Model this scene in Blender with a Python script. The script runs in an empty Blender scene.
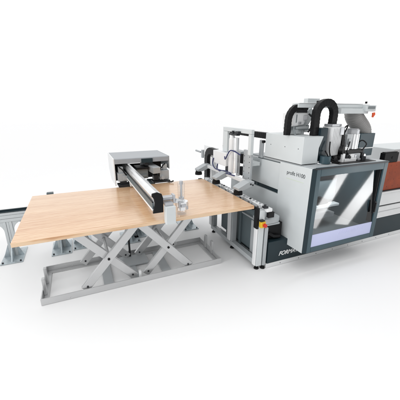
import bpy, math, random
from mathutils import Vector, Matrix
random.seed(7)
S = bpy.context.scene
C = S.collection

# ------------------------------------------------------------------ camera
cam = bpy.data.cameras.new('camera')
cam.sensor_width = 36.0
cam.lens = 275.536 / 400 * 36
cam.clip_start = 0.05
cam.clip_end = 500
co = bpy.data.objects.new('camera', cam)
C.objects.link(co)
co.matrix_world = Matrix(((0.91477503, 0.12290107, -0.38481421, 0),
                          (-0.40395637, 0.28403182, -0.86956608, 0),
                          (0.00242888, 0.95090549, 0.30947189, 2.1),
                          (0, 0, 0, 1)))
S.camera = co

# ------------------------------------------------------------------ studio light
S.view_settings.view_transform = 'Standard'
S.view_settings.look = 'None'
S.view_settings.exposure = 0.0
S.view_settings.gamma = 1.0
W = bpy.data.worlds.new('World')
S.world = W
W.use_nodes = True
nt = W.node_tree
bg = nt.nodes['Background']
tc = nt.nodes.new('ShaderNodeTexCoord')
sx = nt.nodes.new('ShaderNodeSeparateXYZ')
nt.links.new(tc.outputs['Generated'], sx.inputs[0])


def wmap(sock, a, b):
    n = nt.nodes.new('ShaderNodeMapRange')
    n.interpolation_type = 'SMOOTHSTEP'
    n.inputs['From Min'].default_value = a
    n.inputs['From Max'].default_value = b
    nt.links.new(sock, n.inputs['Value'])
    return n.outputs[0]


# white cyclorama in front and overhead, dim studio behind the photographer
mx = nt.nodes.new('ShaderNodeMath')
mx.operation = 'MAXIMUM'
nt.links.new(wmap(sx.outputs['Y'], -0.15, 0.25), mx.inputs[0])
nt.links.new(wmap(sx.outputs['Z'], 0.25, 0.6), mx.inputs[1])
mr = nt.nodes.new('ShaderNodeMapRange')
mr.inputs['To Min'].default_value = 0.22
mr.inputs['To Max'].default_value = 1.165
nt.links.new(mx.outputs[0], mr.inputs['Value'])
nt.links.new(mr.outputs[0], bg.inputs['Strength'])
bg.inputs['Color'].default_value = (1, 1, 1, 1)


def area(name, loc, target, sx_, sy_, power, spread=180, col=(1, 1, 1), up=None):
    l = bpy.data.lights.new(name, 'AREA')
    l.shape = 'RECTANGLE'
    l.size = sx_
    l.size_y = sy_
    l.energy = power
    l.color = col
    l.spread = math.radians(spread)
    o = bpy.data.objects.new(name, l)
    C.objects.link(o)
    d = (Vector(target) - Vector(loc)).normalized()
    z = -d
    u = Vector(up) if up is not None else Vector((0, 0, 1))
    y = (u - z * u.dot(z)).normalized()
    x = y.cross(z)
    m = Matrix((x, y, z)).transposed().to_4x4()
    m.translation = loc
    o.matrix_world = m
    return o


area('key_softbox', (-3.6, 0.6, 4.2), (1.8, 3.2, 0.6), 2.6, 2.6, 45)
area('side_softbox', (-4.6, 1.7, 2.3), (2.4, 2.9, 1.5), 2.2, 2.2, 17, 60)
area('cabinet_fill', (3.2, 2.56, 1.385), (3.1, 3.1, 0.75), 0.9, 0.05, 6)  # added fill, brightens the cabinet interior where no lamp shows
area('overhead_softbox', (1.6, -0.6, 5.2), (1.8, 1.6, 0.0), 5.0, 3.0, 28)

# ------------------------------------------------------------------ materials
def nmat(name, col, rough=0.45, metal=0.0, var=0.05, scale=6.0, bump=0.0, coat=0.0, spec=0.5):
    m = bpy.data.materials.new(name)
    m.use_nodes = True
    n = m.node_tree
    p = n.nodes['Principled BSDF']
    p.inputs['Metallic'].default_value = metal
    p.inputs['Specular IOR Level'].default_value = spec
    if coat:
        p.inputs['Coat Weight'].default_value = coat
        p.inputs['Coat Roughness'].default_value = 0.1
    t = n.nodes.new('ShaderNodeTexCoord')
    ns = n.nodes.new('ShaderNodeTexNoise')
    ns.inputs['Scale'].default_value = scale
    ns.inputs['Detail'].default_value = 6
    n.links.new(t.outputs['Object'], ns.inputs['Vector'])
    r = n.nodes.new('ShaderNodeMapRange')
    r.inputs['From Min'].default_value = 0.3
    r.inputs['From Max'].default_value = 0.7
    r.inputs['To Min'].default_value = 1 - var
    r.inputs['To Max'].default_value = 1 + var
    n.links.new(ns.outputs['Fac'], r.inputs['Value'])
    mm = n.nodes.new('ShaderNodeVectorMath')
    mm.operation = 'SCALE'
    mm.inputs[0].default_value = col
    n.links.new(r.outputs[0], mm.inputs['Scale'])
    n.links.new(mm.outputs[0], p.inputs['Base Color'])
    r2 = n.nodes.new('ShaderNodeMapRange')
    r2.inputs['To Min'].default_value = max(0.03, rough - 0.08)
    r2.inputs['To Max'].default_value = rough + 0.08
    n.links.new(ns.outputs['Fac'], r2.inputs['Value'])
    n.links.new(r2.outputs[0], p.inputs['Roughness'])
    if bump:
        n2 = n.nodes.new('ShaderNodeTexNoise')
        n2.inputs['Scale'].default_value = 260
        n.links.new(t.outputs['Object'], n2.inputs['Vector'])
        b = n.nodes.new('ShaderNodeBump')
        b.inputs['Strength'].default_value = bump
        b.inputs['Distance'].default_value = 0.002
        n.links.new(n2.outputs['Fac'], b.inputs['Height'])
        n.links.new(b.outputs[0], p.inputs['Normal'])
    return m


M = {
    'floor': nmat('studio_floor', (0.90, 0.90, 0.903), 0.5, var=0.005, scale=0.7),
    'panel': nmat('pale_grey_paint', (0.615, 0.65, 0.66), 0.42, var=0.02, bump=0.12),
    'white': nmat('white_paint', (0.80, 0.81, 0.815), 0.4, var=0.03, bump=0.1),
    'grey': nmat('grey_paint', (0.43, 0.455, 0.47), 0.42, var=0.04, bump=0.1),
    'steel': nmat('light_steel_paint', (0.60, 0.605, 0.61), 0.3, metal=0.6, var=0.04, scale=3),
    'midgrey': nmat('mid_grey_paint', (0.20, 0.225, 0.235), 0.45, var=0.05),
    'slate': nmat('slate_grey_paint', (0.10, 0.13, 0.142), 0.42, var=0.05, spec=0.35),
    'teal': nmat('petrol_grey_paint', (0.046, 0.085, 0.104), 0.4, var=0.06, spec=0.35),
    'duct': nmat('duct_paint', (0.036, 0.066, 0.082), 0.42, var=0.12, scale=3, spec=0.35),
    'hoodg': nmat('hood_grey_paint', (0.34, 0.36, 0.385), 0.42, var=0.04, bump=0.1),
    'dteal': nmat('dark_petrol_paint', (0.015, 0.030, 0.038), 0.4, var=0.08, spec=0.3),
    'black': nmat('black_plastic', (0.007, 0.007, 0.008), 0.45, var=0.2, spec=0.22),
    'rubber': nmat('black_rubber', (0.009, 0.009, 0.010), 0.6, var=0.2, spec=0.25),
    'dark': nmat('dark_metal', (0.028, 0.030, 0.034), 0.42, metal=0.2, var=0.2, spec=0.3),
    'alu': nmat('brushed_aluminium', (0.80, 0.81, 0.82), 0.3, metal=0.75, var=0.05),
    'alug': nmat('grey_aluminium', (0.50, 0.51, 0.53), 0.34, metal=0.55, var=0.05),
    'zinc': nmat('galvanised_steel', (0.47, 0.53, 0.56), 0.38, metal=0.35, var=0.2, scale=14),
    'blue': nmat('blue_hose', (0.012, 0.02, 0.11), 0.35),
    'yellow': nmat('yellow_plastic', (0.75, 0.48, 0.03), 0.35),
    'red': nmat('red_plastic', (0.62, 0.02, 0.012), 0.3),
    'orange': nmat('orange_plastic', (0.75, 0.10, 0.03), 0.4),
    'hose': nmat('grey_hose', (0.27, 0.265, 0.26), 0.5, var=0.1),
    'lav': nmat('lavender_film', (0.54, 0.575, 0.82), 0.35, var=0.02),
    'lavt': nmat('pale_lavender_ink', (0.58, 0.60, 0.86), 0.4, var=0.02),
    'ink': nmat('dark_ink', (0.06, 0.07, 0.075), 0.5),
    'wink': nmat('white_ink', (0.85, 0.86, 0.86), 0.5),
    'gline': nmat('pale_green_ink', (0.58, 0.66, 0.52), 0.5),
}


def wood():
    m = bpy.data.materials.new('striped_pine')
    m.use_nodes = True
    n = m.node_tree
    L = n.links.new
    p = n.nodes['Principled BSDF']
    t = n.nodes.new('ShaderNodeTexCoord')

    def mapped(sc):
        k = n.nodes.new('ShaderNodeMapping')
        k.inputs['Scale'].default_value = sc
        L(t.outputs['Object'], k.inputs['Vector'])
        return k.outputs[0]
    w = n.nodes.new('ShaderNodeTexWave')
    w.wave_type = 'BANDS'
    w.bands_direction = 'Y'
    w.inputs['Scale'].default_value = 7.2
    w.inputs['Distortion'].default_value = 6.5
    w.inputs['Detail'].default_value = 3
    w.inputs['Detail Scale'].default_value = 1.2
    L(mapped((0.25, 1.35, 1.35)), w.inputs['Vector'])
    n1 = n.nodes.new('ShaderNodeTexNoise')
    n1.inputs['Scale'].default_value = 1.0
    n1.inputs['Detail'].default_value = 8
    L(mapped((1.6, 62, 62)), n1.inputs['Vector'])
    n2 = n.nodes.new('ShaderNodeTexNoise')
    n2.inputs['Scale'].default_value = 1.0
    n2.inputs['Detail'].default_value = 3
    L(mapped((0.7, 5, 5)), n2.inputs['Vector'])
    a = n.nodes.new('ShaderNodeMath'); a.operation = 'MULTIPLY_ADD'
    a.inputs[1].default_value = 0.45
    L(n1.outputs['Fac'], a.inputs[0])
    s = n.nodes.new('ShaderNodeMath'); s.operation = 'MULTIPLY'
    s.inputs[1].default_value = 0.44
    L(w.outputs['Fac'], s.inputs[0])
    L(s.outputs[0], a.inputs[2])
    a2 = n.nodes.new('ShaderNodeMath'); a2.operation = 'MULTIPLY_ADD'
    a2.inputs[1].default_value = 0.30
    L(n2.outputs['Fac'], a2.inputs[0]); L(a.outputs[0], a2.inputs[2])
    sp = n.nodes.new('ShaderNodeSeparateXYZ')
    L(t.outputs['Object'], sp.inputs[0])
    q1 = n.nodes.new('ShaderNodeMath'); q1.operation = 'MULTIPLY'; q1.inputs[1].default_value = 1 / 0.134
    q2 = n.nodes.new('ShaderNodeMath'); q2.operation = 'FLOOR'
    L(sp.outputs['Y'], q1.inputs[0]); L(q1.outputs[0], q2.inputs[0])
    wn = n.nodes.new('ShaderNodeTexWhiteNoise'); wn.noise_dimensions = '1D'
    L(q2.outputs[0], wn.inputs['W'])
    a3 = n.nodes.new('ShaderNodeMath'); a3.operation = 'MULTIPLY_ADD'
    a3.inputs[1].default_value = 0.10
    L(wn.outputs['Value'], a3.inputs[0]); L(a2.outputs[0], a3.inputs[2])
    a2 = n.nodes.new('ShaderNodeMath'); a2.operation = 'SUBTRACT'; a2.inputs[1].default_value = 0.05
    L(a3.outputs[0], a2.inputs[0])
    r = n.nodes.new('ShaderNodeValToRGB')
    e = r.color_ramp.elements
    e[0].position = 0.28; e[0].color = (0.45, 0.205, 0.082, 1)
    e[1].position = 0.80; e[1].color = (0.76, 0.55, 0.36, 1)
    x = e.new(0.5); x.color = (0.655, 0.405, 0.225, 1)
    L(a2.outputs[0], r.inputs[0])
    L(r.outputs[0], p.inputs['Base Color'])
    p.inputs['Roughness'].default_value = 0.27
    p.inputs['Coat Weight'].default_value = 0.55
    p.inputs['Coat Roughness'].default_value = 0.17
    b = n.nodes.new('ShaderNodeBump')
    b.inputs['Strength'].default_value = 0.12
    b.inputs['Distance'].default_value = 0.002
    L(a2.outputs[0], b.inputs['Height']); L(b.outputs[0], p.inputs['Normal'])
    return m


M['wood'] = wood()


def glassm(name, tint, rough, ior, flat=None):
    m = bpy.data.materials.new(name)
    m.use_nodes = True
    n = m.node_tree
    n.nodes.remove(n.nodes['Principled BSDF'])
    out = n.nodes['Material Output']
    tr = n.nodes.new('ShaderNodeBsdfTransparent')
    tr.inputs[0].default_value = tint
    gl = n.nodes.new('ShaderNodeBsdfGlossy')
    gl.inputs['Roughness'].default_value = rough
    fr = n.nodes.new('ShaderNodeFresnel')
    fr.inputs['IOR'].default_value = ior
    mi = n.nodes.new('ShaderNodeMixShader')
    if flat is None:
        n.links.new(fr.outputs[0], mi.inputs[0])
    else:
        mi.inputs[0].default_value = flat
    n.links.new(tr.outputs[0], mi.inputs[1])
    n.links.new(gl.outputs[0], mi.inputs[2])
    n.links.new(mi.outputs[0], out.inputs[0])
    return m


M['pane'] = glassm('door_pane', (0.86, 0.9, 0.92, 1), 0.055, 1.5)
M['clear'] = glassm('clear_acrylic', (0.96, 0.965, 0.97, 1), 0.12, 1.05, 0.14)


def peg():
    """red-brown phenolic panel with rows of drilled holes"""
    m = nmat('red_brown_panel', (0.30, 0.058, 0.022), 0.5, var=0.15, scale=9, spec=0.25)
    n = m.node_tree
    p = n.nodes['Principled BSDF']
    src = p.inputs['Base Color'].links[0].from_socket
    t = n.nodes.new('ShaderNodeTexCoord')
    sp = n.nodes.new('ShaderNodeSeparateXYZ')
    n.links.new(t.outputs['Object'], sp.inputs[0])

    def math_(op, a, b):
        k = n.nodes.new('ShaderNodeMath'); k.operation = op
        for i, v in enumerate((a, b)):
            if v is None:
                continue
            if isinstance(v, (int, float)):
                k.inputs[i].default_value = v
            else:
                n.links.new(v, k.inputs[i])
        return k.outputs[0]

    def cell(o, pitch):
        f = math_('FRACT', math_('MULTIPLY', o, 1 / pitch), None)
        d = math_('MULTIPLY', math_('SUBTRACT', f, 0.5), pitch)
        return math_('MULTIPLY', d, d)
    d2 = math_('ADD', cell(sp.outputs['X'], 0.14), cell(sp.outputs['Z'], 0.115))
    hole = math_('LESS_THAN', d2, 0.0065 ** 2)
    mi = n.nodes.new('ShaderNodeMix'); mi.data_type = 'RGBA'
    n.links.new(hole, mi.inputs[0]); n.links.new(src, mi.inputs[6])
    mi.inputs[7].default_value = (0.05, 0.012, 0.008, 1)
    n.links.new(mi.outputs[2], p.inputs['Base Color'])
    return m


M['peg'] = peg()

# ------------------------------------------------------------------ mesh helpers
class MB:
    def __init__(s):
        s.v = []; s.f = []; s.sm = []

    def add(s, verts, faces, smooth=False):
        o = len(s.v)
        s.v += [tuple(v) for v in verts]
        for f in faces:
            s.f.append([i + o for i in f]); s.sm.append(smooth)
        return s

    def box(s, x0, x1, y0, y1, z0, z1):
        v = [(x, y, z) for z in (z0, z1) for y in (y0, y1) for x in (x0, x1)]
        return s.add(v, [(0, 2, 3, 1), (4, 5, 7, 6), (0, 1, 5, 4), (2, 6, 7, 3), (0, 4, 6, 2), (1, 3, 7, 5)])

    def bar(s, a, b, w, t, up=(0, 1, 0)):
        """rectangular bar from a to b: t along `up`, w across"""
        a = Vector(a); b = Vector(b)
        d = (b - a).normalized(); u = Vector(up)
        u = (u - d * u.dot(d)).normalized(); k = d.cross(u)
        v = []
        for p in (a, b):
            for i, j in ((-1, -1), (1, -1), (1, 1), (-1, 1)):
                v.append(p + k * (w / 2 * i) + u * (t / 2 * j))
        return s.add(v, [(3, 2, 1, 0), (4, 5, 6, 7), (0, 1, 5, 4), (1, 2, 6, 5), (2, 3, 7, 6), (3, 0, 4, 7)])

    def prism(s, pts, axis, c0, c1):
        """polygon pts extruded along axis between c0 and c1"""
        def mk(p, c):
            return {'x': (c, p[0], p[1]), 'y': (p[0], c, p[1]), 'z': (p[0], p[1], c)}[axis]
        n = len(pts)
        ar = sum(pts[i][0] * pts[(i + 1) % n][1] - pts[(i + 1) % n][0] * pts[i][1] for i in range(n))
        if ar < 0:
            pts = pts[::-1]
        v = [mk(p, c0) for p in pts] + [mk(p, c1) for p in pts]
        fl = axis == 'y'
        F = [list(range(n))[::-1], [i + n for i in range(n)]] + [(i, (i + 1) % n, (i + 1) % n + n, i + n) for i in range(n)]
        if fl:
            F = [list(f)[::-1] for f in F]
        if c1 < c0:
            F = [list(f)[::-1] for f in F]
        return s.add(v, F)

    def tube(s, path, r, seg=16, caps=True, smooth=True):
        path = [Vector(p) for p in path]
        rr = r if isinstance(r, (list, tuple)) else [r] * len(path)
        n = len(path)
        rings = []
        u = None
        for i, p in enumerate(path):
            d = (path[min(i + 1, n - 1)] - path[max(i - 1, 0)])
            if d.length < 1e-9:
                d = Vector((0, 0, 1))
            d.normalize()
            if u is None:
                u = Vector((0, 0, 1)) if abs(d.z) < 0.9 else Vector((1, 0, 0))
            u = (u - d * u.dot(d)).normalized()
            k = d.cross(u)
            rings.append([p + (u * math.cos(a) + k * math.sin(a)) * rr[i] for a in [2 * math.pi * j / seg for j in range(seg)]])
        v = [q for R_ in rings for q in R_]
        F = []
        for i in range(n - 1):
            for j in range(seg):
                a = i * seg + j; b = i * seg + (j + 1) % seg
                F.append((a, b, b + seg, a + seg))
        s.add(v, F, smooth)
        if caps:
            s.add(rings[0], [list(range(seg))[::-1]]); s.add(rings[-1], [list(range(seg))])
        return s

    def cyl(s, x, y, z0, z1, r, r1=None, seg=24):
        return s.tube([(x, y, z0), (x, y, z1)], [r, r if r1 is None else r1], seg)

    def disc(s, a, b, r, seg=20):
        return s.tube([a, b], r, seg)

    def fins(s, x, y, z0, z1, r, n=12, dep=0.006):
        """cylinder with cooling fins running up it"""
        k = n * 2
        pts = []
        for i in range(k * 2):
            a = math.pi * i / k
            q = r if (i // 2) % 2 == 0 else r - dep
            pts.append((x + q * math.cos(a), y + q * math.sin(a)))
        return s.prism(pts, 'z', z0, z1)

    def chain(s, path, w, t, pitch=0.045, side=(0, 1, 0)):
        """energy chain: links of width w (along side) and thickness t"""
        path = [Vector(p) for p in path]
        L = [0]
        for a, b in zip(path, path[1:]):
            L.append(L[-1] + (b - a).length)

        def at(q):
            q = max(0, min(q, L[-1]))
            for i in range(len(L) - 1):
                if q <= L[i + 1] + 1e-9:
                    k = (q - L[i]) / max(1e-9, L[i + 1] - L[i])
                    return path[i].lerp(path[i + 1], k)
            return path[-1]
        pitch = pitch * 0.5
        n = max(1, int(L[-1] / pitch))
        pi = L[-1] / n
        for i in range(n):
            a, b = at(i * pi), at((i + 1) * pi)
            d = (b - a).normalized()
            g = w if i % 2 else w - 0.004
            s.bar(a - d * 0.004, b + d * 0.004, t if i % 2 else t - 0.002, g, side)
        return s

    def build(s, name, mat, parent=None, bevel=0.004, label=None):
        me = bpy.data.meshes.new(name)
        org = Vector((0, 0, 0))
        if s.v:
            lo = [min(v[i] for v in s.v) for i in range(3)]
            hi = [max(v[i] for v in s.v) for i in range(3)]
            org = Vector(((lo[0] + hi[0]) / 2, (lo[1] + hi[1]) / 2, lo[2]))
        me.from_pydata([tuple(Vector(v) - org) for v in s.v], [], s.f)
        me.polygons.foreach_set('use_smooth', s.sm)
        me.materials.append(M[mat] if isinstance(mat, str) else mat)
        me.update()
        o = bpy.data.objects.new(name, me)
        C.objects.link(o)
        if bevel:
            b = o.modifiers.new('edge', 'BEVEL')
            b.width = bevel; b.segments = 2; b.limit_method = 'ANGLE'; b.angle_limit = math.radians(50)
            b.use_clamp_overlap = True
        if parent:
            o.parent = parent
            o.location = org - world_loc(parent)
        else:
            o.location = org
        if label:
            o['label'] = label
        return o


def world_loc(o):
    l = Vector(o.location)
    while o.parent:
        o = o.parent
        l += Vector(o.location)
    return l


def empty(name, loc, label, cat):
    o = bpy.data.objects.new(name, None)
    o.empty_display_size = 0.2
    C.objects.link(o)
    o.location = loc
    o['label'] = label; o['category'] = cat
    return o


def B(*a):
    return MB().box(*a)


def text(name, body, size, origin, face, mat, parent, shear=0.0, bold=0.0, stretch=1.0):
    cu = bpy.data.curves.new(name, 'FONT')
    cu.body = body; cu.size = size; cu.shear = shear; cu.offset = bold
    cu.extrude = 0.0008
    tmp = bpy.data.objects.new(name, cu)
    C.objects.link(tmp)
    dg = bpy.context.evaluated_depsgraph_get()
    me = bpy.data.meshes.new_from_object(tmp.evaluated_get(dg))
    bpy.data.objects.remove(tmp); bpy.data.curves.remove(cu)
    org = Vector(origin)
    for v in me.vertices:
        x, y, z = v.co
        v.co = Vector((-z, -x * stretch, y)) if face == '-x' else Vector((x * stretch, -z, y))
    me.materials.clear(); me.materials.append(M[mat])
    o = bpy.data.objects.new(name, me)
    C.objects.link(o)
    o.parent = parent
    o.location = org - world_loc(parent)
    return o


def arc(cx, cz, r, a0, a1, n=10):
    return [(cx + r * math.cos(math.radians(a0 + (a1 - a0) * i / n)), cz + r * math.sin(math.radians(a0 + (a1 - a0) * i / n))) for i in range(n + 1)]


# ------------------------------------------------------------------ setting
fl = MB().add([(-60, -60, 0), (60, -60, 0), (60, 60, 0), (-60, 60, 0)], [(0, 1, 2, 3)]).build('floor', 'floor', bevel=0)
fl['kind'] = 'structure'
fl['label'] = 'seamless white studio floor'

# ------------------------------------------------------------------ wooden board
bd = B(-0.662, 1.978, 2.755, 4.345, 0.902, 0.945).build('wooden_board', 'wood', bevel=0.003)
bd.data.materials.append(nmat('neutral_underside', (0.72, 0.715, 0.70), 0.5))  # unseen underside made pale to keep brown bounce off the floor below
for f_ in bd.data.polygons:
    if f_.normal.z < -0.9:
        f_.material_index = 1
bd['label'] = 'large striped pale wooden board lying on the scissor lift table'
bd['category'] = 'board'

# ------------------------------------------------------------------ scissor lift table
lt = empty('scissor_lift_table', (0.55, 3.45, 0), 'light grey steel scissor lift table carrying the large wooden board', 'lift table')
m = MB()
X0, X1, YF, YB, HF = -0.585, 1.70, 3.075, 3.835, 0.085
m.box(X0, X1, YF, YF + 0.012, 0.004, HF); m.box(X0 + 0.002, X1 - 0.002, YF + 0.014, YF + 0.075, 0.004, 0.014)
m.box(X0, X1, YB - 0.012, YB, 0.004, HF); m.box(X0 + 0.002, X1 - 0.002, YB - 0.075, YB - 0.014, 0.004, 0.014)
m.box(X0, X0 + 0.012, YF + 0.014, YB - 0.014, 0.004, HF - 0.002); m.box(X1 - 0.012, X1, YF + 0.014, YB - 0.014, 0.004, HF - 0.002)
m.box(X0 + 0.014, X0 + 0.07, YF + 0.077, YB - 0.077, 0.004, 0.013); m.box(X1 - 0.07, X1 - 0.014, YF + 0.077, YB - 0.077, 0.004, 0.013)
m.build('base_frame', 'steel', lt, 0.002)
for x0 in (0.10, 0.43, 0.86):
    B(x0, x0 + 0.12, YF + 0.078, YB - 0.078, 0.012, 0.022).build('cross_member', 'grey', lt, 0.002)
B(0.36, 0.74, YB - 0.36, YB - 0.09, 0.024, 0.05).build('centre_plate', 'grey', lt)
MB().cyl(0.52, 3.72, 0.05, 0.5, 0.014).build('hydraulic_rod', 'dark', lt, 0)
for px in (0.185, 0.926):
    for y, kk in ((3.12, 1), (3.76, -1)):
        for sg in (1, -1):
            yy = y + (0 if sg == (1 if px < 0.5 else -1) else 0.046) * (1 if kk > 0 else -1)
            a = (px - 0.305 * sg, yy, 0.062); b = (px + 0.345 * sg, yy, 0.79)
            arm = MB().bar(a, b, 0.098, 0.042)
            ob = arm.build('scissor_arm', 'steel', lt, 0.006)
            MB().disc((px - 0.27 * sg, yy - 0.022, 0.10), (px - 0.27 * sg, yy - 0.028, 0.10), 0.012).build('bolt', 'dark', ob, 0)
    for y in (3.12, 3.76):
        MB().disc((px, y - 0.03, 0.409), (px, y + 0.075 if y < 3.4 else y + 0.03, 0.409), 0.015).build('pivot_pin', 'black', lt, 0)
    MB().tube([(px, 3.2, 0.409), (px, 3.68, 0.409)], 0.022).build('pivot_tube', 'steel', lt, 0)
for x, y in ((-0.565, 3.286), (-0.565, 3.53), (1.68, 3.595), (1.68, 3.378)):
    B(x - 0.006, x + 0.028, y - 0.028, y + 0.028, 0.014, 0.225).build('stop_post', 'steel', lt)
B(0.53, 0.56, 3.11, 3.15, 0.015, 0.145).build('stop_post', 'white', lt)
m = MB()
for y in (3.12, 3.76):
    m.box(-0.5, 1.65, y - 0.05, y + 0.05, 0.80, 0.90)
for x in (-0.5, 0.5, 1.58):
    m.box(x, x + 0.07, 3.172, 3.708, 0.81, 0.899)
m.build('top_frame', 'steel', lt)

# ------------------------------------------------------------------ gantry rail behind the board
gr = empty('gantry_rail', (0.3, 4.6, 0), 'long white and black slotted rail on zinc-footed posts behind the wooden board', 'rail')
m = MB()
XA, XB = -4.2, 2.1
m.box(XA, XB, 4.50, 4.58, 0.555, 0.60); m.box(XA, XB, 4.505, 4.58, 0.603, 0.655); m.box(XA, XB, 4.50, 4.58, 0.658, 0.70)
m.build('rail_beam', 'panel', gr, 0.006)
B(XA, XB, 4.49, 4.52, 0.702, 0.716).build('guide_strip', 'dteal', gr, 0.002)
B(XA, XB, 4.53, 4.56, 0.702, 0.735).build('guide_strip', 'dteal', gr, 0.002)
B(XA, XB, 4.78, 4.86, 0.44, 0.50).build('lower_beam', 'white', gr)
B(XA, XB, 4.765, 4.778, 0.45, 0.49).build('guide_strip', 'black', gr, 0.002)
for x, y in ((-3.5, 4.54), (-2.3, 4.54), (-1.06, 4.54), (-0.41, 4.54), (-0.11, 4.62), (0.65, 4.50), (0.86, 4.66), (1.75, 4.6)):
    p = MB()
    p.box(x - 0.055, x - 0.018, y - 0.04, y + 0.04, 0.012, 0.555)
    p.box(x - 0.015, x + 0.015, y - 0.035, y + 0.04, 0.012, 0.555)
    p.box(x + 0.018, x + 0.055, y - 0.04, y + 0.04, 0.012, 0.555)
    if x < -1:
        for sg in (-1, 1):
            pts = [(x + sg * 0.056, 0.554)] + [(x + sg * (0.056 + 0.16), 0.554)] + \
                  [(x + sg * (0.216 - 0.16 * math.sin(math.radians(t))), 0.554 - 0.16 + 0.16 * math.cos(math.radians(t))) for t in (15, 30, 45, 60, 75)] + [(x + sg * 0.056, 0.394)]
            p.prism(pts, 'y', y - 0.03, y + 0.03)
    po = p.build('rail_post', 'panel', gr, 0.004)
    pl = MB().prism([(x - 0.14, y - 0.28), (x + 0.14, y - 0.28), (x + 0.14, y + 0.22), (x - 0.14, y + 0.22)], 'z', 0.003, 0.013)
    bp = pl.build('base_plate', 'zinc', po, 0.002)
    g = MB()
    g.prism([(y - 0.25, 0.014), (y - 0.045, 0.014), (y - 0.045, 0.26)], 'x', x - 0.008, x + 0.008)
    g.prism([(y + 0.2, 0.014), (y + 0.045, 0.014), (y + 0.045, 0.26)], 'x', x - 0.008, x + 0.008)
    g.prism([(x - 0.13, 0.014), (x - 0.057, 0.014), (x - 0.057, 0.2)], 'y', y - 0.042, y - 0.030)
    g.prism([(x + 0.13, 0.014), (x + 0.057, 0.014), (x + 0.057, 0.2)], 'y', y - 0.042, y - 0.030)
    g.build('gusset', 'zinc', po, 0.001)
    for bx in (-0.11, 0.11):
        MB().cyl(x + bx, y - 0.25, 0.013, 0.03, 0.012, seg=6).build('anchor_bolt', 'dark', po, 0)
sb = B(-0.50, -0.41, 4.5, 4.57, 0.74, 0.925).build('rail_stop', 'slate', gr)

# ------------------------------------------------------------------ gantry carriage
gc = empty('board_pusher', (0.92, 4.7, 0), 'grey hooded gantry pusher with long white arm reaching over the wooden board', 'pusher')
m = MB()
m.prism([(4.40, 1.30), (4.40, 1.372), (4.415, 1.38), (5.15, 1.38), (5.15, 1.366), (4.414, 1.366), (4.414, 1.30)], 'x', 0.502, 1.372)
m.build('hood', 'hoodg', gc, 0.003)
MB().prism([(4.40, 0.955), (4.40, 1.381), (5.15, 1.381), (5.15, 1.10), (4.9, 0.955)], 'x', 0.484, 0.5).build('hood_cheek', 'white', gc, 0.002)
MB().prism([(4.40, 1.165), (4.40, 1.381), (5.15, 1.381), (5.15, 1.165)], 'x', 1.374, 1.386).build('hood_cheek', 'grey', gc, 0.002)
B(0.915, 1.10, 4.385, 4.398, 1.292, 1.362).build('notch_plate', 'dteal', gc)
B(0.98, 1.03, 4.42, 4.75, 1.24, 1.364).build('hanger', 'dark', gc)
m = MB()
m.box(0.505, 0.80, 4.86, 4.88, 0.93, 1.362); m.box(1.0, 1.37, 4.86, 4.88, 1.0, 1.362); m.box(0.505, 1.37, 4.9, 4.92, 0.93, 1.20)
m.build('back_plate', 'black', gc)
# carriage blocks
m = MB(); m.box(0.53, 0.73, 4.36, 4.52, 1.03, 1.155); m.box(0.55, 0.62, 4.40, 4.5, 1.156, 1.25); m.box(0.60, 0.69, 4.34, 4.359, 1.05, 1.12)
m.build('clamp_body', 'grey', gc)
m = MB(); m.box(0.52, 0.72, 4.30, 4.48, 0.955, 0.985); m.box(0.56, 0.66, 4.35, 4.45, 0.987, 1.028)
m.build('clamp_jaw', 'dark', gc)
m = MB(); m.box(0.84, 1.02, 4.42, 4.6, 1.03, 1.19); m.box(0.86, 1.0, 4.40, 4.419, 1.06, 1.1)
m.build('drive_block', 'midgrey', gc)
B(0.83, 1.03, 4.38, 4.62, 1.192, 1.225).build('drive_cover', 'black', gc)
m = MB(); m.bar((1.03, 4.78, 1.22), (1.14, 4.30, 1.17), 0.13, 0.10, (0, 0, 1))
m.build('side_arm', 'grey', gc)
m = MB(); m.box(1.20, 1.36, 4.36, 4.5, 1.0, 1.15); m.box(1.27, 1.34, 4.40, 4.46, 1.152, 1.25); m.disc((1.24, 4.36, 1.04), (1.24, 4.31, 1.04), 0.03)
m.build('clamp_body', 'grey', gc)
m = MB(); m.box(1.08, 1.37, 4.33, 4.5, 0.955, 0.985); m.tube([(1.30, 4.33, 0.97), (1.37, 4.28, 0.965), (1.41, 4.29, 0.975)], 0.012); m.box(1.10, 1.18, 4.36, 4.48, 0.99, 1.08)
m.build('clamp_jaw', 'dark', gc)
for a_ in ((0.72, 0.80, 4.5, 4.70, 0.74, 1.0), (1.05, 1.15, 4.5, 4.70, 0.74, 0.95)):
    B(*a_).build('carriage', 'slate', gc)
for i in range(9):
    x, z = random.uniform(0.52, 1.3), random.uniform(0.99, 1.2)
    B(x, x + random.uniform(0.03, 0.07), 4.55, 4.6 + random.uniform(0, .1), z, z + random.uniform(0.02, 0.06)).build('valve_block', 'dark', gc)
MB().tube([(0.56, 4.42, 1.25), (0.6, 4.33, 1.22), (0.66, 4.36, 1.12), (0.70, 4.42, 1.0)], 0.01).build('air_hose', 'black', gc, 0)
MB().tube([(1.31, 4.42, 1.25), (1.25, 4.34, 1.24), (1.18, 4.36, 1.12), (1.22, 4.42, 1.0)], 0.01).build('air_hose', 'black', gc, 0)
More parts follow.
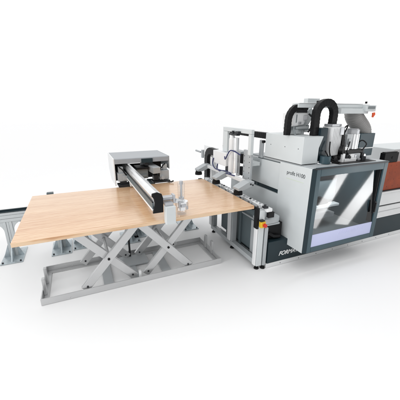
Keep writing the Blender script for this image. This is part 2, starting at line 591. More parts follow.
# long arm along Y
AX0, AX1, AY0, AY1 = 0.668, 0.775, 2.735, 4.84
bm = MB()
bm.prism([(AX0 + 0.012, 1.158), (AX0, 1.215), (AX0 + 0.015, 1.252), (AX0 + 0.05, 1.26), (AX1, 1.235), (AX1, 1.06), (AX0 + 0.012, 1.06)], 'y', AY0 + 0.03, AY1)
ar = bm.build('reach_arm', 'alu', gc, 0.003)
B(AX0 - 0.003, AX0 + 0.010, AY0 + 0.03, AY1 - 0.2, 1.085, 1.155).build('rack_strip', 'slate', ar, 0.001)
B(AX0 - 0.006, AX0 + 0.010, AY0 + 0.03, AY1 - 0.2, 1.156, 1.166).build('slot_strip', 'black', ar, 0.001)
B(AX0 - 0.007, AX0 + 0.010, AY0 + 0.03, AY1 - 0.2, 1.062, 1.083).build('edge_strip', 'white', ar, 0.001)
MB().prism([(AX0 - 0.008, 1.04), (AX0 + 0.02, 1.15), (AX0 + 0.012, 1.2), (AX0 - 0.012, 1.232), (AX0 - 0.008, 1.262), (AX0 + 0.05, 1.272), (AX1 - 0.01, 1.25), (AX1 + 0.005, 1.20), (AX1 + 0.002, 1.04)], 'y', AY0, AY0 + 0.028).build('end_cap', 'black', ar, 0.006)
# mast carrying the arm at the rear
B(0.69, 0.76, 4.25, 4.33, 0.96, 1.058).build('support_foot', 'white', gc)
# front bracket and clamp unit
m = MB()
m.box(0.785, 0.893, 2.66, 2.745, 0.918, 1.118)
m.build('front_bracket', 'panel', gc, 0.004)
m = MB()
m.tube([(0.778, 2.80, 1.18), (0.90, 2.80, 1.18)], 0.03); m.box(0.90, 0.925, 2.76, 2.84, 1.12, 1.215); m.box(0.79, 0.88, 2.70, 2.79, 1.12, 1.15)
m.build('bracket_shaft', 'alug', gc, 0.002)
un = MB(); un.bar((0.925, 2.80, 1.14), (1.02, 2.85, 1.10), 0.05, 0.05, (0, 0, 1)); un.cyl(1.03, 2.86, 1.05, 1.10, 0.075); un.cyl(1.03, 2.86, 1.0, 1.045, 0.06)
un = un.build('vacuum_clamp', 'alu', gc, 0.003)
MB().cyl(1.03, 2.86, 0.947, 0.998, 0.055, 0.062).build('clamp_foot', 'clear', un, 0)
MB().cyl(1.03, 2.86, 1.102, 1.32, 0.042).build('clear_cylinder', 'clear', un, 0)
m = MB(); m.cyl(1.03, 2.86, 1.103, 1.30, 0.012); m.cyl(1.03, 2.86, 1.30, 1.34, 0.02); m.cyl(1.03, 2.86, 1.12, 1.15, 0.03)
m.build('piston_rod', 'alug', un, 0)
m = MB(); m.cyl(0.985, 2.80, 1.045, 1.12, 0.016); m.cyl(1.09, 2.84, 1.0, 1.08, 0.016); m.box(1.0, 1.06, 2.775, 2.792, 1.05, 1.08)
m.build('fitting', 'alug', un, 0)

# ------------------------------------------------------------------ infeed frame beside the board
inf = empty('infeed_frame', (2.1, 3.4, 0), 'grey infeed roller frame on black feet between the board and the tall cabinet', 'machine frame')
FX0, FX1 = 2.045, 2.125
m = MB()
m.box(FX0, FX1, 2.80, 4.13, 0.065, 0.135)
m.build('lower_rail', 'grey', inf)
B(FX0 + 0.01, FX1, 2.80, 4.13, 0.76, 0.86).build('upper_rail', 'slate', inf)
for y in (2.765, 3.43, 4.09):
    first = y < 3
    if first:
        po = B(FX0 + 0.004, FX1 + 0.005, y - 0.045, y + 0.04, 0.06, 0.87).build('frame_post', 'panel', inf)
        MB().prism([(y - 0.035, 0.07), (y + 0.03, 0.07), (y + 0.03, 0.62), (y - 0.035, 0.62)], 'x', FX0 - 0.022, FX0 + 0.002).build('cover_strip', 'white', po, 0.008)
        B(FX0 - 0.03, FX0 + 0.002, y - 0.04, y + 0.035, 0.622, 0.91).build('stop_pad', 'black', po)
    else:
        po = B(FX0 + 0.004, FX1 + 0.004, y - 0.04, y + 0.04, 0.136, 0.759).build('frame_post', 'grey', inf)
        B(FX0 - 0.022, FX0 + 0.002, y - 0.012, y + 0.075, 0.14, 0.80).build('cover_strip', 'white', po, 0.008)
    f = MB(); f.cyl(FX0 + 0.04, y, 0.02, 0.065, 0.014); f.cyl(FX0 + 0.04, y, 0.002, 0.02, 0.036, 0.03)
    f.build('levelling_foot', 'rubber', po, 0)
B(2.165, 2.185, 2.86, 3.96, 0.15, 0.75).build('back_panel', 'slate', inf)
m = MB()
m.box(FX1 + 0.012, 2.165, 2.86, 3.98, 0.075, 0.11); m.box(FX1 + 0.012, 2.166, 3.30, 3.34, 0.112, 0.75)
m.build('inner_rail', 'slate', inf)
B(1.995, 2.06, 2.82, 4.6, 0.862, 0.895).build('feed_belt', 'black', inf)
rr = B(2.13, 2.21, 2.68, 4.6, 0.855, 0.90).build('roller_track', 'white', inf)
for i in range(8):
    y = 2.80 + i * 0.22
    B(2.085, 2.128, y, y + 0.05, 0.872, 0.912).build('roller_bracket', 'alu', inf)
for i in range(24):
    y = 2.74 + i * 0.078
    MB().cyl(2.17, y, 0.901, 0.914, 0.016, seg=12).build('roller', 'dark' if i % 5 == 0 else 'alug', inf, 0)
m = MB(); m.box(2.10, 2.16, 2.70, 2.76, 0.90, 0.925); m.cyl(2.12, 2.72, 0.925, 0.95, 0.016)
m.build('corner_stop', 'dark', inf)
B(2.15, 2.24, 2.67, 2.72, 0.775, 0.85).build('sensor_box', 'black', inf)
e = B(2.04, 2.115, 2.665, 2.718, 0.652, 0.735).build('stop_button_box', 'yellow', inf, 0.008, 'yellow emergency stop box with a red button')
MB().disc((2.09, 2.664, 0.69), (2.09, 2.635, 0.69), 0.025).build('stop_button', 'red', e, 0.006)
B(2.03, 2.10, 2.67, 2.72, 0.742, 0.756).build('button_mount', 'dark', inf)

# ------------------------------------------------------------------ panel loader (suction traverse)
pl_ = empty('suction_loader', (2.25, 4.0, 0), 'pale grey portal loader with three black suction cups over the board edge', 'loader')
m = MB()
m.box(2.28, 2.33, 4.05, 4.20, 1.44, 1.775)
m.box(2.28, 2.33, 3.36, 4.20, 1.777, 1.84)
m.box(2.28, 2.33, 3.36, 3.43, 1.48, 1.775)
m.build('portal_frame', 'panel', pl_)
B(2.335, 2.37, 3.415, 3.625, 1.06, 1.53).build('carriage_plate', 'grey', pl_)
for z in (1.12, 1.2, 1.28, 1.36, 1.44):
    for y in (3.45, 3.59):
        MB().disc((2.334, y, z), (2.330, y, z), 0.006, 10).build('bolt', 'dark', pl_, 0)
B(2.30, 2.333, 3.70, 3.765, 1.10, 1.50).build('guide_rail', 'white', pl_)
m = MB(); m.box(2.32, 2.36, 3.63, 3.69, 1.12, 1.26); m.box(2.32, 2.36, 3.63, 3.69, 1.31, 1.46)
m.build('guide_block', 'black', pl_)
m = MB(); m.cyl(2.25, 3.83, 1.13, 1.67, 0.052); m.cyl(2.25, 3.83, 1.67, 1.73, 0.052, 0.03)
m.build('air_cylinder', 'white', pl_, 0)
m = MB(); m.cyl(2.25, 3.71, 1.16, 1.70, 0.045)
m.build('air_cylinder', 'alu', pl_, 0)
m = MB(); m.box(2.22, 2.28, 3.66, 3.90, 1.735, 1.76); m.cyl(2.25, 3.82, 1.76, 1.80, 0.02); m.box(2.23, 2.29, 3.64, 3.72, 1.762, 1.80)
m.build('cylinder_head', 'dark', pl_)
B(2.20, 2.30, 3.93, 4.40, 1.22, 1.435).build('valve_box', 'white', pl_, 0.006)
B(2.22, 2.29, 3.88, 3.98, 1.10, 1.218).build('valve_block', 'dark', pl_)
for pts in ([(2.19, 4.36, 1.3), (2.185, 4.38, 1.2), (2.18, 4.28, 1.13), (2.19, 4.1, 1.13), (2.2, 3.9, 1.15), (2.2, 3.75, 1.14)],
            [(2.19, 3.96, 1.38), (2.15, 3.86, 1.36), (2.17, 3.76, 1.50), (2.2, 3.66, 1.5), (2.24, 3.56, 1.46)],
            [(2.19, 4.2, 1.22), (2.18, 4.2, 1.14), (2.17, 4.05, 1.12), (2.18, 3.85, 1.125), (2.19, 3.62, 1.13)]):
    P = [Vector(p) for p in pts]
    sm = []
    for i in range(len(P) - 1):
        p0 = P[max(i - 1, 0)]; p1 = P[i]; p2 = P[i + 1]; p3 = P[min(i + 2, len(P) - 1)]
        for k in range(6):
            t = k / 6
            sm.append(0.5 * ((2 * p1) + (p2 - p0) * t + (2 * p0 - 5 * p1 + 4 * p2 - p3) * t * t + (3 * p1 - p0 - 3 * p2 + p3) * t ** 3))
    MB().tube(sm + [P[-1]], 0.009, 10).build('blue_hose', 'blue', pl_, 0)
B(2.185, 2.235, 3.20, 4.80, 1.075, 1.125).build('cross_bar', 'white', pl_)
for y in (3.24, 3.93, 4.66):
    a = MB()
    a.prism([(2.0, 1.02), (2.0, 1.055), (2.17, 1.135), (2.26, 1.135), (2.26, 1.07), (2.19, 1.055), (2.10, 1.02)], 'y', y - 0.055, y + 0.10)
    arm = a.build('suction_arm', 'grey', pl_, 0.004)
    c = MB()
    c.cyl(2.04, y + 0.02, 0.995, 1.018, 0.055); c.cyl(2.04, y + 0.02, 0.972, 0.994, 0.064); c.cyl(2.04, y + 0.02, 0.949, 0.971, 0.066)
    c.build('suction_cup', 'rubber', arm, 0.004)
    MB().disc((2.2, y - 0.056, 1.10), (2.2, y - 0.062, 1.10), 0.012).build('bolt', 'dark', arm, 0)
    MB().disc((2.235, y - 0.056, 1.085), (2.235, y - 0.062, 1.085), 0.012).build('bolt', 'dark', arm, 0)
# rear support with chain arch
B(2.335, 2.36, 4.50, 5.08, 0.50, 1.44).build('rear_plate', 'white', pl_)
pa = [(2.29, 4.83, 0.45), (2.29, 4.83, 1.25)] + [(2.29, 4.73 + 0.10 * math.cos(math.radians(t)), 1.29 + 0.12 * math.sin(math.radians(t))) for t in range(0, 181, 20)] + [(2.29, 4.62, 1.28)]
pa = [(2.29, 4.84, 0.45), (2.29, 4.84, 1.20)] + [(2.29, 4.66 + 0.18 * math.cos(math.radians(t)), 1.22 + 0.16 * math.sin(math.radians(t))) for t in range(0, 116, 12)] + [(2.29, 4.45, 1.37)]
MB().chain(pa, 0.06, 0.12, 0.05, (1, 0, 0)).build('energy_chain', 'black', pl_, 0.002)
B(2.26, 2.333, 4.57, 4.63, 0.55, 1.28).build('rear_post', 'white', pl_)
m = MB(); m.box(2.30, 2.36, 5.09, 5.15, 1.18, 1.34); m.disc((2.30, 5.17, 1.29), (2.25, 5.30, 1.31), 0.018)
m.build('rear_sensor', 'grey', pl_)
pa = [(2.60, 3.39, 1.745), (2.60, 4.5, 1.745)] + [(2.60, 4.5 + 0.16 * math.sin(math.radians(t)), 1.59 + 0.16 * math.cos(math.radians(t))) for t in range(15, 100, 12)] + [(2.60, 4.67, 1.42)]
MB().chain(pa, 0.09, 0.085, 0.05, (1, 0, 0)).build('energy_chain', 'black', pl_, 0.002)
B(2.40, 2.66, 4.0, 4.34, 1.36, 1.435).build('loader_foot', 'grey', pl_)
m = MB(); m.box(2.38, 2.52, 3.44, 4.3, 1.30, 1.355)
m.build('loader_beam', 'panel', pl_)

# ------------------------------------------------------------------ CNC machine
cn = empty('cnc_machine', (3.4, 3.0, 0), 'long pale grey machining centre with a petrol framed glass door cabinet', 'machine')
CX0, CX1, CY, CZ0, CZ1 = 2.546, 3.91, 2.402, 0.30, 1.415
XE = 7.2
B(2.21, XE, 2.706, 3.9, 0.004, 0.066).build('base_rail', 'white', cn)
for i in range(12):
    MB().disc((2.45 + i * 0.34, 2.7055, 0.034), (2.45 + i * 0.34, 2.7025, 0.034), 0.006, 10).build('rail_bolt', 'dark', cn, 0)
bp = B(2.222, XE - 0.01, 2.712, 3.88, 0.067, 0.392).build('plinth', 'dteal', cn)
text('maker_lettering', 'FORMAT-4', 0.088, (2.412, 2.711, 0.152), '-y', 'wink', bp, 0.35, 0.0022, 0.98)
f = MB(); f.cyl(2.17, 2.74, 0.018, 0.06, 0.014); f.cyl(2.17, 2.74, 0.002, 0.018, 0.034, 0.03)
f.build('levelling_foot', 'rubber', cn, 0)
m = MB(); m.box(2.15, 2.205, 2.715, 3.05, 0.05, 0.62); m.box(2.15, 2.40, 2.73, 3.4, 0.63, 0.66)
m.build('end_column', 'grey', cn, 0.012)
MB().prism([(2.14, 2.72)] + [(2.30 + 0.12 * math.sin(math.radians(t)), 2.80 - 0.08 * math.cos(math.radians(t))) for t in range(0, 91, 15)] + [(2.42, 3.0), (2.14, 3.0)], 'z', 0.665, 0.735).build('end_bracket', 'grey', cn, 0.006)
m = MB(); m.box(2.24, 2.5, 2.80, 2.96, 0.40, 0.62); m.tube([(2.25, 2.78, 0.5), (2.33, 2.76, 0.45), (2.45, 2.78, 0.42)], 0.025)
m.build('gap_dark', 'black', cn)  # black shapes added to stand for the dark gap behind the end column
# left wall (recessed) with the feed slot
wl = MB()
wl.box(2.56, 2.60, 3.015, 3.75, 1.02, 1.40)
wl.box(2.56, 2.60, 3.015, 4.35, 0.42, 0.955)
wl.build('side_wall', 'panel', cn)
B(2.585, 2.62, 3.015, 3.75, 0.957, 1.018).build('feed_slot', 'dteal', cn)
# hood side panel + roof
sp = B(CX0, CX0 + 0.02, CY + 0.03, 3.012, CZ0, CZ1 + 0.016).build('side_panel', 'panel', cn, 0.003)
text('model_lettering', 'profit H100', 0.072, (CX0 - 0.001, 2.862, 1.292), '-x', 'ink', sp, 0.0, 0.0004, 0.98)
B(CX0 - 0.002, CX0 + 0.001, 2.545, 2.86, 1.231, 1.236).build('accent_line', 'gline', sp, 0)
rf = MB()
rf.box(CX0 + 0.022, CX1, CY + 0.03, 2.60, CZ1 - 0.004, CZ1 + 0.028); rf.box(CX0 + 0.022, CX1, 3.45, 3.75, CZ1 - 0.004, CZ1 + 0.028); rf.box(CX0 + 0.022, 2.86, 2.601, 3.449, CZ1 - 0.004, CZ1 + 0.028); rf.box(3.80, CX1, 2.601, 3.449, CZ1 - 0.004, CZ1 + 0.028)
rf.box(3.18, 3.70, 2.601, 2.80, CZ1 - 0.004, CZ1 + 0.028)
rf.build('cabinet_roof', 'grey', cn, 0.006)
MB().tube([(3.5, 3.70, 1.47), (3.82, 3.70, 1.47), (3.88, 3.64, 1.47), (3.88, 2.75, 1.47)], 0.026).build('roof_rim', 'alug', cn, 0)
B(CX1 - 0.03, CX1 - 0.002, CY + 0.032, 3.75, CZ0, CZ1).build('side_panel', 'teal', cn)
B(CX0 + 0.022, CX1 - 0.032, CY + 0.035, 2.70, CZ0, CZ0 + 0.02).build('cabinet_floor', 'dteal', cn)
# door
dr = MB()
gx0, gx1, gz0, gz1 = 2.668, 3.832, 0.372, 1.335
# left stile is chamfered: dark outer return, front face
dr.prism([(2.60, CY), (gx0, CY), (gx0, CY + 0.028), (2.60, CY + 0.028)], 'z', CZ0, CZ1 + 0.03)
dr.box(gx1, CX1, CY, CY + 0.028, CZ0, CZ1 + 0.03)
dr.box(gx0 + 0.001, gx1 - 0.001, CY, CY + 0.028, CZ0, gz0)
dr.box(gx0 + 0.001, gx1 - 0.001, CY, CY + 0.028, gz1, CZ1 + 0.03)
door = dr.build('door', 'teal', cn, 0.004)
MB().prism([(2.548, CY + 0.027), (2.598, CY - 0.001), (2.598, CY + 0.027)], 'z', CZ0, CZ1 + 0.02).build('door_edge', 'dteal', door, 0.002)
B(2.56, CX1 - 0.01, CY - 0.012, CY - 0.001, CZ1 + 0.012, CZ1 + 0.03).build('door_lip', 'dark', door, 0.002)
st = B(gx0 + 0.001, gx1 - 0.001, CY + 0.008, CY + 0.016, gz0 - 0.005, 0.548).build('lavender_strip', 'lav', door, 0)
text('strip_lettering', 'FORMAT-4', 0.075, (3.16, CY + 0.0072, 0.47), '-y', 'lavt', st, 0.2, 0.0, 1.4)
TILT = math.radians(4)  # pane leaned back so the added strip lamps mirror in it
pz0, pz1 = 0.55, gz1 + 0.03
ph = (pz1 - pz0)
pn = MB()
ptop = CY + 0.012 + ph * math.tan(TILT)
pn.add([(gx0 + 0.002, CY + 0.012, pz0), (gx1 - 0.002, CY + 0.012, pz0), (gx1 - 0.002, ptop, pz1), (gx0 + 0.002, ptop, pz1)], [(0, 1, 2, 3)])
pn.build('door_pane', 'pane', door, 0)
m = MB(); m.box(3.765, 3.80, CY - 0.02, CY + 0.0, 0.70, 0.88); m.box(3.77, 3.795, CY - 0.034, CY - 0.02, 0.72, 0.86)
m.build('door_handle', 'black', door, 0.006)
B(3.80, 3.831, CY + 0.02, CY + 0.085, 0.55, gz1 - 0.002).build('door_seal', 'black', door, 0)
# interior
m = MB(); m.box(CX0 + 0.025, CX1 - 0.035, 3.55, 3.57, 0.32, 1.41)
m.build('inner_wall', 'slate', cn)
B(CX0 + 0.5, 3.75, CY + 0.075, 2.60, CZ1 + 0.029, CZ1 + 0.033).build('roof_opening_dark', 'black', cn, 0)  # dark sheet stands in for the dark opening in the roof
B(2.62, 3.35, 2.95, 3.5, 0.68, 0.76).build('inner_bed', 'white', cn)
B(2.62, 3.50, 2.80, 3.5, 0.55, 0.62).build('inner_bed', 'grey', cn)
B(2.62, 3.9, 2.62, 3.5, 0.33, 0.42).build('chip_tray', 'midgrey', cn)
B(3.02, 3.45, 2.82, 2.86, 0.83, 1.15).build('inner_shield', 'slate', cn)
B(3.46, 3.72, 3.02, 3.06, 0.76, 1.36).build('inner_shield', 'midgrey', cn)
m = MB(); m.box(3.06, 3.43, 2.79, 2.88, 1.16, 1.235); m.box(3.06, 3.27, 2.74, 2.81, 0.81, 0.865); m.box(3.08, 3.15, 2.72, 2.80, 0.867, 0.915)
m.build('inner_clamp', 'black', cn)
m = MB(); m.box(2.95, 3.45, 2.70, 2.80, 0.765, 0.80); m.cyl(3.16, 3.05, 0.70, 0.80, 0.07); m.box(3.0, 3.3, 2.95, 3.15, 0.70, 0.74)
m.build('inner_table', 'panel', cn)
m = MB(); m.cyl(3.3, 3.1, 0.95, 1.4, 0.09); m.cyl(3.3, 3.1, 0.84, 0.95, 0.05, 0.08); m.cyl(3.3, 3.1, 0.76, 0.84, 0.025)
m.build('spindle', 'alug', cn)
m = MB(); m.box(3.35, 3.82, 3.38, 3.42, 0.55, 1.38)
m.build('inner_curtain', 'dteal', cn)
# upper box on the cabinet (left)
ub = MB()
ub.prism([(CX0 + 0.002, 1.452), (2.80, 1.452), (2.79, 1.60), (2.865, 1.792), (CX0 + 0.002, 1.792)], 'y', 2.618, 3.38)
ub_ = ub.build('upper_box', 'panel', cn, 0.004)
B(2.552, 2.80, 2.612, 2.616, 1.458, 1.786).build('box_front', 'panel', ub_, 0.001)
B(2.56, 2.79, 2.63, 3.4, 1.4445, 1.4515).build('joint_seal', 'black', cn, 0)
for y in (3.25, 2.95, 2.70):
    MB().disc((CX0 + 0.002, y, 1.64), (CX0 - 0.002, y, 1.64), 0.005, 8).build('bolt', 'dark', ub_, 0)
m = MB(); m.box(2.53, 2.56, 3.42, 3.50, 1.42, 1.68)
m.build('wall_bracket', 'grey', cn)
MB().disc((2.525, 3.42, 1.66), (2.565, 3.42, 1.66), 0.02).build('knob', 'black', cn, 0)
# overhead beam and energy chain to the left
ob = MB()
ob.box(2.62, 3.95, 2.86, 2.98, 2.135, 2.185)
ob.box(3.35, 3.90, 2.83, 3.0, 2.06, 2.133)
ob.box(3.80, 4.01, 2.80, 3.02, 2.09, 2.175)
ob.build('overhead_beam', 'panel', cn, 0.006)
B(2.63, 3.80, 2.855, 2.985, 2.187, 2.196).build('beam_cover', 'white', cn, 0.002)
m = MB(); m.box(3.84, 3.98, 2.794, 2.799, 2.125, 2.16)
m.build('rating_plate', 'midgrey', cn, 0)
m = MB(); m.cyl(3.86, 2.86, 2.197, 2.225, 0.015); m.cyl(3.02, 2.92, 2.197, 2.225, 0.03)
m.build('beam_cap', 'black', cn, 0)
MB().tube([(3.955, 2.79, 2.075), (3.958, 2.785, 2.05), (3.95, 2.79, 2.01)], [0.02, 0.022, 0.012]).build('hanging_tag', 'orange', cn, 0.002)
pa = [(2.515, 2.90, 1.80), (2.515, 2.90, 1.98)] + [(2.665 - 0.15 * math.cos(math.radians(t)), 2.90, 1.98 + 0.165 * math.sin(math.radians(t))) for t in range(10, 91, 10)] + [(2.80, 2.90, 2.145)]
MB().chain(pa, 0.055, 0.075, 0.045).build('energy_chain', 'black', cn, 0.002)
# large chain arch
pa = [(2.83, 2.74, 1.46), (2.812, 2.74, 2.03)] + [(2.965 - 0.153 * math.cos(math.radians(t)), 2.74, 2.05 + 0.15 * math.sin(math.radians(t))) for t in range(0, 181, 8)] + [(3.118, 2.74, 2.0), (3.11, 2.74, 1.86)]
MB().chain(pa, 0.07, 0.088, 0.045).build('energy_chain', 'black', cn, 0.002)
# tool head under the beam
th = MB()
th.prism([(2.615, 1.90), (2.60, 2.07), (2.86, 2.07), (2.80, 1.925)], 'y', 2.92, 3.12)
th = th.build('tool_head', 'white', cn, 0.004)
B(2.66, 2.672, 2.914, 2.919, 1.95, 2.05).build('vent_slot', 'midgrey', th, 0)
m = MB(); m.box(2.68, 2.86, 2.94, 3.1, 2.073, 2.115)
m.build('mount_plate', 'dark', th)
m = MB(); m.box(2.61, 2.92, 2.94, 3.10, 1.865, 1.898); m.box(2.62, 2.80, 2.95, 3.08, 1.80, 1.862); m.cyl(2.84, 2.99, 1.79, 1.865, 0.035)
m.build('tool_head_base', 'panel', th)
m = MB(); m.box(2.58, 2.68, 2.925, 2.939, 1.872, 1.892); m.cyl(2.60, 2.96, 1.84, 1.90, 0.025); m.box(2.74, 2.93, 2.925, 2.939, 1.852, 1.866); m.cyl(2.92, 2.97, 1.86, 1.91, 0.02)
m.build('tool_fitting', 'midgrey', th)
MB().prism([(2.84, 1.80), (3.13, 1.80), (3.10, 2.134), (2.90, 2.134)], 'y', 3.16, 3.19).build('brace_plate', 'panel', cn)
B(3.0, 3.22, 3.10, 3.18, 2.19, 2.262).build('junction_box', 'panel', cn)
m = MB(); m.bar((3.02, 3.05, 2.11), (2.82, 3.05, 1.80), 0.16, 0.05); m.bar((2.99, 3.06, 2.12), (2.80, 3.06, 1.98), 0.05, 0.14)
m.build('diagonal_brace', 'panel', cn)
# spindle motors over the roof
B(2.86, 2.975, 2.66, 2.80, 1.47, 1.89).build('motor_column', 'dteal', cn, 0.008)
MB().cyl(2.92, 2.60, 1.449, 1.54, 0.07).build('motor_base', 'teal', cn, 0.004)
mo = MB(); mo.prism([(3.02, 2.64), (3.20, 2.64), (3.20, 2.80), (3.02, 2.80)], 'z', 1.53, 1.90)
for i in range(7):
    x = 3.03 + i * 0.026
    mo.box(x, x + 0.008, 2.628, 2.6395, 1.54, 1.89)
mo = mo.build('spindle_motor', 'white', cn, 0.004)
m = MB(); m.box(3.03, 3.19, 2.65, 2.79, 1.902, 1.935); m.box(3.15, 3.205, 2.61, 2.627, 1.80, 1.9)
m.build('motor_cap', 'alug', mo)
m = MB(); m.box(3.04, 3.18, 2.65, 2.78, 1.45, 1.528); m.disc((3.12, 2.64, 1.49), (3.12, 2.60, 1.49), 0.04)
m.build('motor_flange', 'black', mo)
m = MB(); m.chain([(3.21, 2.66, 1.88), (3.225, 2.64, 1.7), (3.20, 2.62, 1.52), (3.16, 2.62, 1.50)], 0.06, 0.05, 0.04)
m.build('motor_cable', 'black', cn, 0.002)
MB().disc((3.18, 2.612, 1.61), (3.20, 2.57, 1.61), 0.06).build('cable_gland', 'black', cn, 0.004)
m = MB(); m.fins(3.50, 2.72, 1.60, 1.80, 0.095, 14)
m2 = m.build('second_motor', 'alu', cn, 0)
m = MB(); m.cyl(3.50, 2.72, 1.802, 1.855, 0.088); m.cyl(3.50, 2.72, 1.857, 1.866, 0.075)
m.build('motor_cap', 'alug', m2, 0.004)
m = MB(); m.box(3.34, 3.42, 2.66, 2.76, 1.60, 1.80); m.box(3.36, 3.40, 2.64, 2.659, 1.66, 1.74)
m.build('terminal_box', 'grey', m2)
m = MB(); m.box(3.24, 3.66, 2.62, 2.70, 1.545, 1.595); m.box(3.60, 3.655, 2.60, 2.70, 1.46, 1.543); m.box(3.24, 3.34, 2.62, 2.7, 1.47, 1.543)
m.build('motor_bracket', 'black', cn)
B(3.42, 3.58, 2.60, 2.70, 1.455, 1.543).build('gear_block', 'grey', cn, 0.006)
m = MB(); m.box(3.22, 3.46, 2.56, 2.66, 1.447, 1.49); m.box(3.36, 3.44, 2.58, 2.64, 1.492, 1.54); m.box(3.19, 3.235, 2.56, 2.62, 1.447, 1.56)
m.build('bearing_block', 'white', cn, 0.004)
m = MB(); m.cyl(3.30, 2.60, 1.492, 1.54, 0.03); m.cyl(3.33, 2.57, 1.492, 1.52, 0.02); m.cyl(3.62, 2.575, 1.447, 1.5, 0.03); m.cyl(3.27, 2.64, 1.62, 1.7, 0.012); m.box(3.26, 3.32, 2.64, 2.68, 1.6, 1.64)
m.build('pipe_fitting', 'dark', cn, 0)
m = MB(); m.box(3.24, 3.34, 2.6, 2.64, 1.597, 1.64)
m.build('motor_clip', 'white', cn)
m = MB(); m.box(3.20, 3.70, 2.81, 2.88, 1.447, 1.60); m.box(3.0, 3.25, 2.84, 2.90, 1.40, 1.85)
m.build('head_slide', 'dark', cn)
for (x, y, z, w, h) in ((3.22, 2.585, 1.50, .03, .05), (3.46, 2.59, 1.46, .03, .07), (3.66, 2.59, 1.447, .05, .04), (3.53, 2.585, 1.447, .05, .03), (3.25, 2.79, 1.70, .05, .12), (3.31, 2.79, 1.66, .03, .06)):
    B(x, x + w, y, y + 0.05, z, z + h).build('cover_plate', 'alug', cn)
for pts in ([(3.19, 2.63, 1.86), (3.24, 2.60, 1.92), (3.27, 2.66, 1.80), (3.26, 2.70, 1.62)],
            [(3.38, 2.64, 1.70), (3.33, 2.61, 1.66), (3.30, 2.60, 1.58), (3.36, 2.58, 1.50)],
            [(2.99, 2.62, 1.72), (2.975, 2.60, 1.62), (3.0, 2.585, 1.52), (3.08, 2.58, 1.47)],
            [(3.62, 2.62, 1.58), (3.69, 2.62, 1.66), (3.72, 2.72, 1.70), (3.80, 2.86, 1.62)],
            [(2.95, 2.64, 1.60), (2.93, 2.59, 1.57), (3.0, 2.56, 1.47), (3.14, 2.56, 1.455)]):
    P = [Vector(p) for p in pts]
    sm = []
    for i in range(len(P) - 1):
        p0 = P[max(i - 1, 0)]; p1 = P[i]; p2 = P[i + 1]; p3 = P[min(i + 2, len(P) - 1)]
        for k in range(6):
            t = k / 6
            sm.append(0.5 * ((2 * p1) + (p2 - p0) * t + (2 * p0 - 5 * p1 + 4 * p2 - p3) * t * t + (3 * p1 - p0 - 3 * p2 + p3) * t ** 3))
    MB().tube(sm + [P[-1]], 0.0085, 10).build('motor_cable', 'rubber', cn, 0)
for a_ in ((2.70, 2.74, 2.90, 2.915, 1.93, 1.96), (2.78, 2.84, 2.90, 2.918, 1.98, 2.04)):
    B(*a_).build('tool_sensor', 'alug', th)
MB().tube([(2.63, 2.91, 1.90), (2.60, 2.88, 1.87), (2.62, 2.86, 1.80)], 0.012).build('tool_hose', 'midgrey', th, 0)
MB().tube([(2.86, 2.91, 2.06), (2.92, 2.88, 2.0), (2.93, 2.9, 1.90), (2.90, 2.93, 1.82)], 0.012).build('tool_hose', 'dark', th, 0)
# extraction duct
DX0, DX1, DY = 3.84, 4.20, 2.90
m = MB(); m.prism([(3.84, 2.84), (4.16, 2.84), (4.16, 3.12), (3.84, 3.12)], 'z', 1.446, 1.78)
dd = m.build('extraction_duct', 'duct', cn, 0.006)
B(3.835, 4.165, 2.835, 3.125, 1.556, 1.572).build('duct_strap', 'white', dd, 0.002)
hp = []
for i in range(61):
    t = i / 60
    x = 3.79 + (4.05 - 3.79) * (3 * t * t - 2 * t ** 3)
    z = 2.075 + (1.775 - 2.075) * t
    hp.append((x, 2.98, z))
rad = [0.12 + (0.004 if (i // 2) % 2 else 0) for i in range(61)]
MB().tube(hp, rad, 28).build('extraction_hose', 'hose', cn, 0)
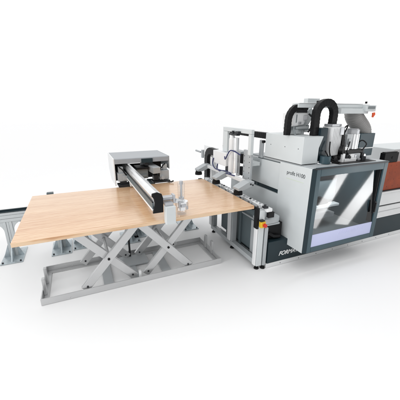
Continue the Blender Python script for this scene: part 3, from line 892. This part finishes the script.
# right-hand bed
B(CX1 + 0.004, XE - 0.06, 2.735, 2.749, 0.594, 0.610).build('groove_shade', 'dark', cn, 0)  # dark strip put in for the shade inside the groove
m = MB()
m.prism([(2.715, 0.394), (2.715, 0.492), (2.735, 0.496), (2.735, 0.508), (2.715, 0.512), (2.715, 0.588), (2.75, 0.592), (2.75, 0.612), (2.72, 0.616), (2.72, 0.82), (3.8, 0.82), (3.8, 0.394)], 'x', CX1 + 0.002, XE - 0.05)
m.build('bed_fascia', 'white', cn, 0.003)
B(CX1 + 0.002, XE - 0.06, 2.705, 2.80, 0.823, 0.846).build('bed_ledge', 'white', cn, 0.003)
B(CX1 + 0.003, XE - 0.06, 2.73, 2.80, 0.848, 0.862).build('ledge_gap', 'dark', cn, 0)
B(CX1 + 0.003, XE - 0.2, 2.745, 2.80, 0.864, 1.318).build('drilled_panel', 'peg', cn, 0.003)
m = MB(); m.box(4.355, 4.69, 2.75, 2.83, 1.321, 1.475); m.disc((4.55, 2.75, 1.395), (4.55, 2.745, 1.395), 0.02); m.box(4.37, 4.67, 2.76, 2.82, 1.476, 1.486)
m.build('bed_motor', 'black', cn, 0.008)
B(5.08, 6.8, 3.06, 3.75, 1.0, 1.46).build('rear_cabinet', 'panel', cn, 0.01)

# ------------------------------------------------------------------ strip lamps added out of view to mirror as streaks in the door pane
nrm = Vector((0, -math.cos(TILT), math.sin(TILT)))
p0 = Vector((0, CY + 0.012, pz0))
camp = Vector((0, 0, 2.1))


def on_pane(px, py):
    d = co.matrix_world.to_3x3() @ Vector((px - 200, -(py - 200), -275.536))
    t = (p0 - camp).dot(nrm) / d.dot(nrm)
    return camp + d * t


def strip(name, hi, lo, width, dhi, dlo, power):
    ends = []
    for q, dist in ((hi, dhi), (lo, dlo)):
        P = on_pane(*q)
        i = (P - camp).normalized()
        r = i - nrm * 2 * i.dot(nrm)
        ends.append((P, P + r * dist))
    (Pa, A), (Pb, Bq) = ends
    c = (A + Bq) / 2
    area(name, c, (Pa + Pb) / 2, width, (A - Bq).length, power, 30, (1, 1, 1), (A - Bq))


strip('streak_lamp', (389, 160), (316, 258), 0.21, 2.9, 1.5, 0.78)
strip('streak_lamp', (350, 160), (300, 247), 0.18, 2.9, 1.5, 0.62)
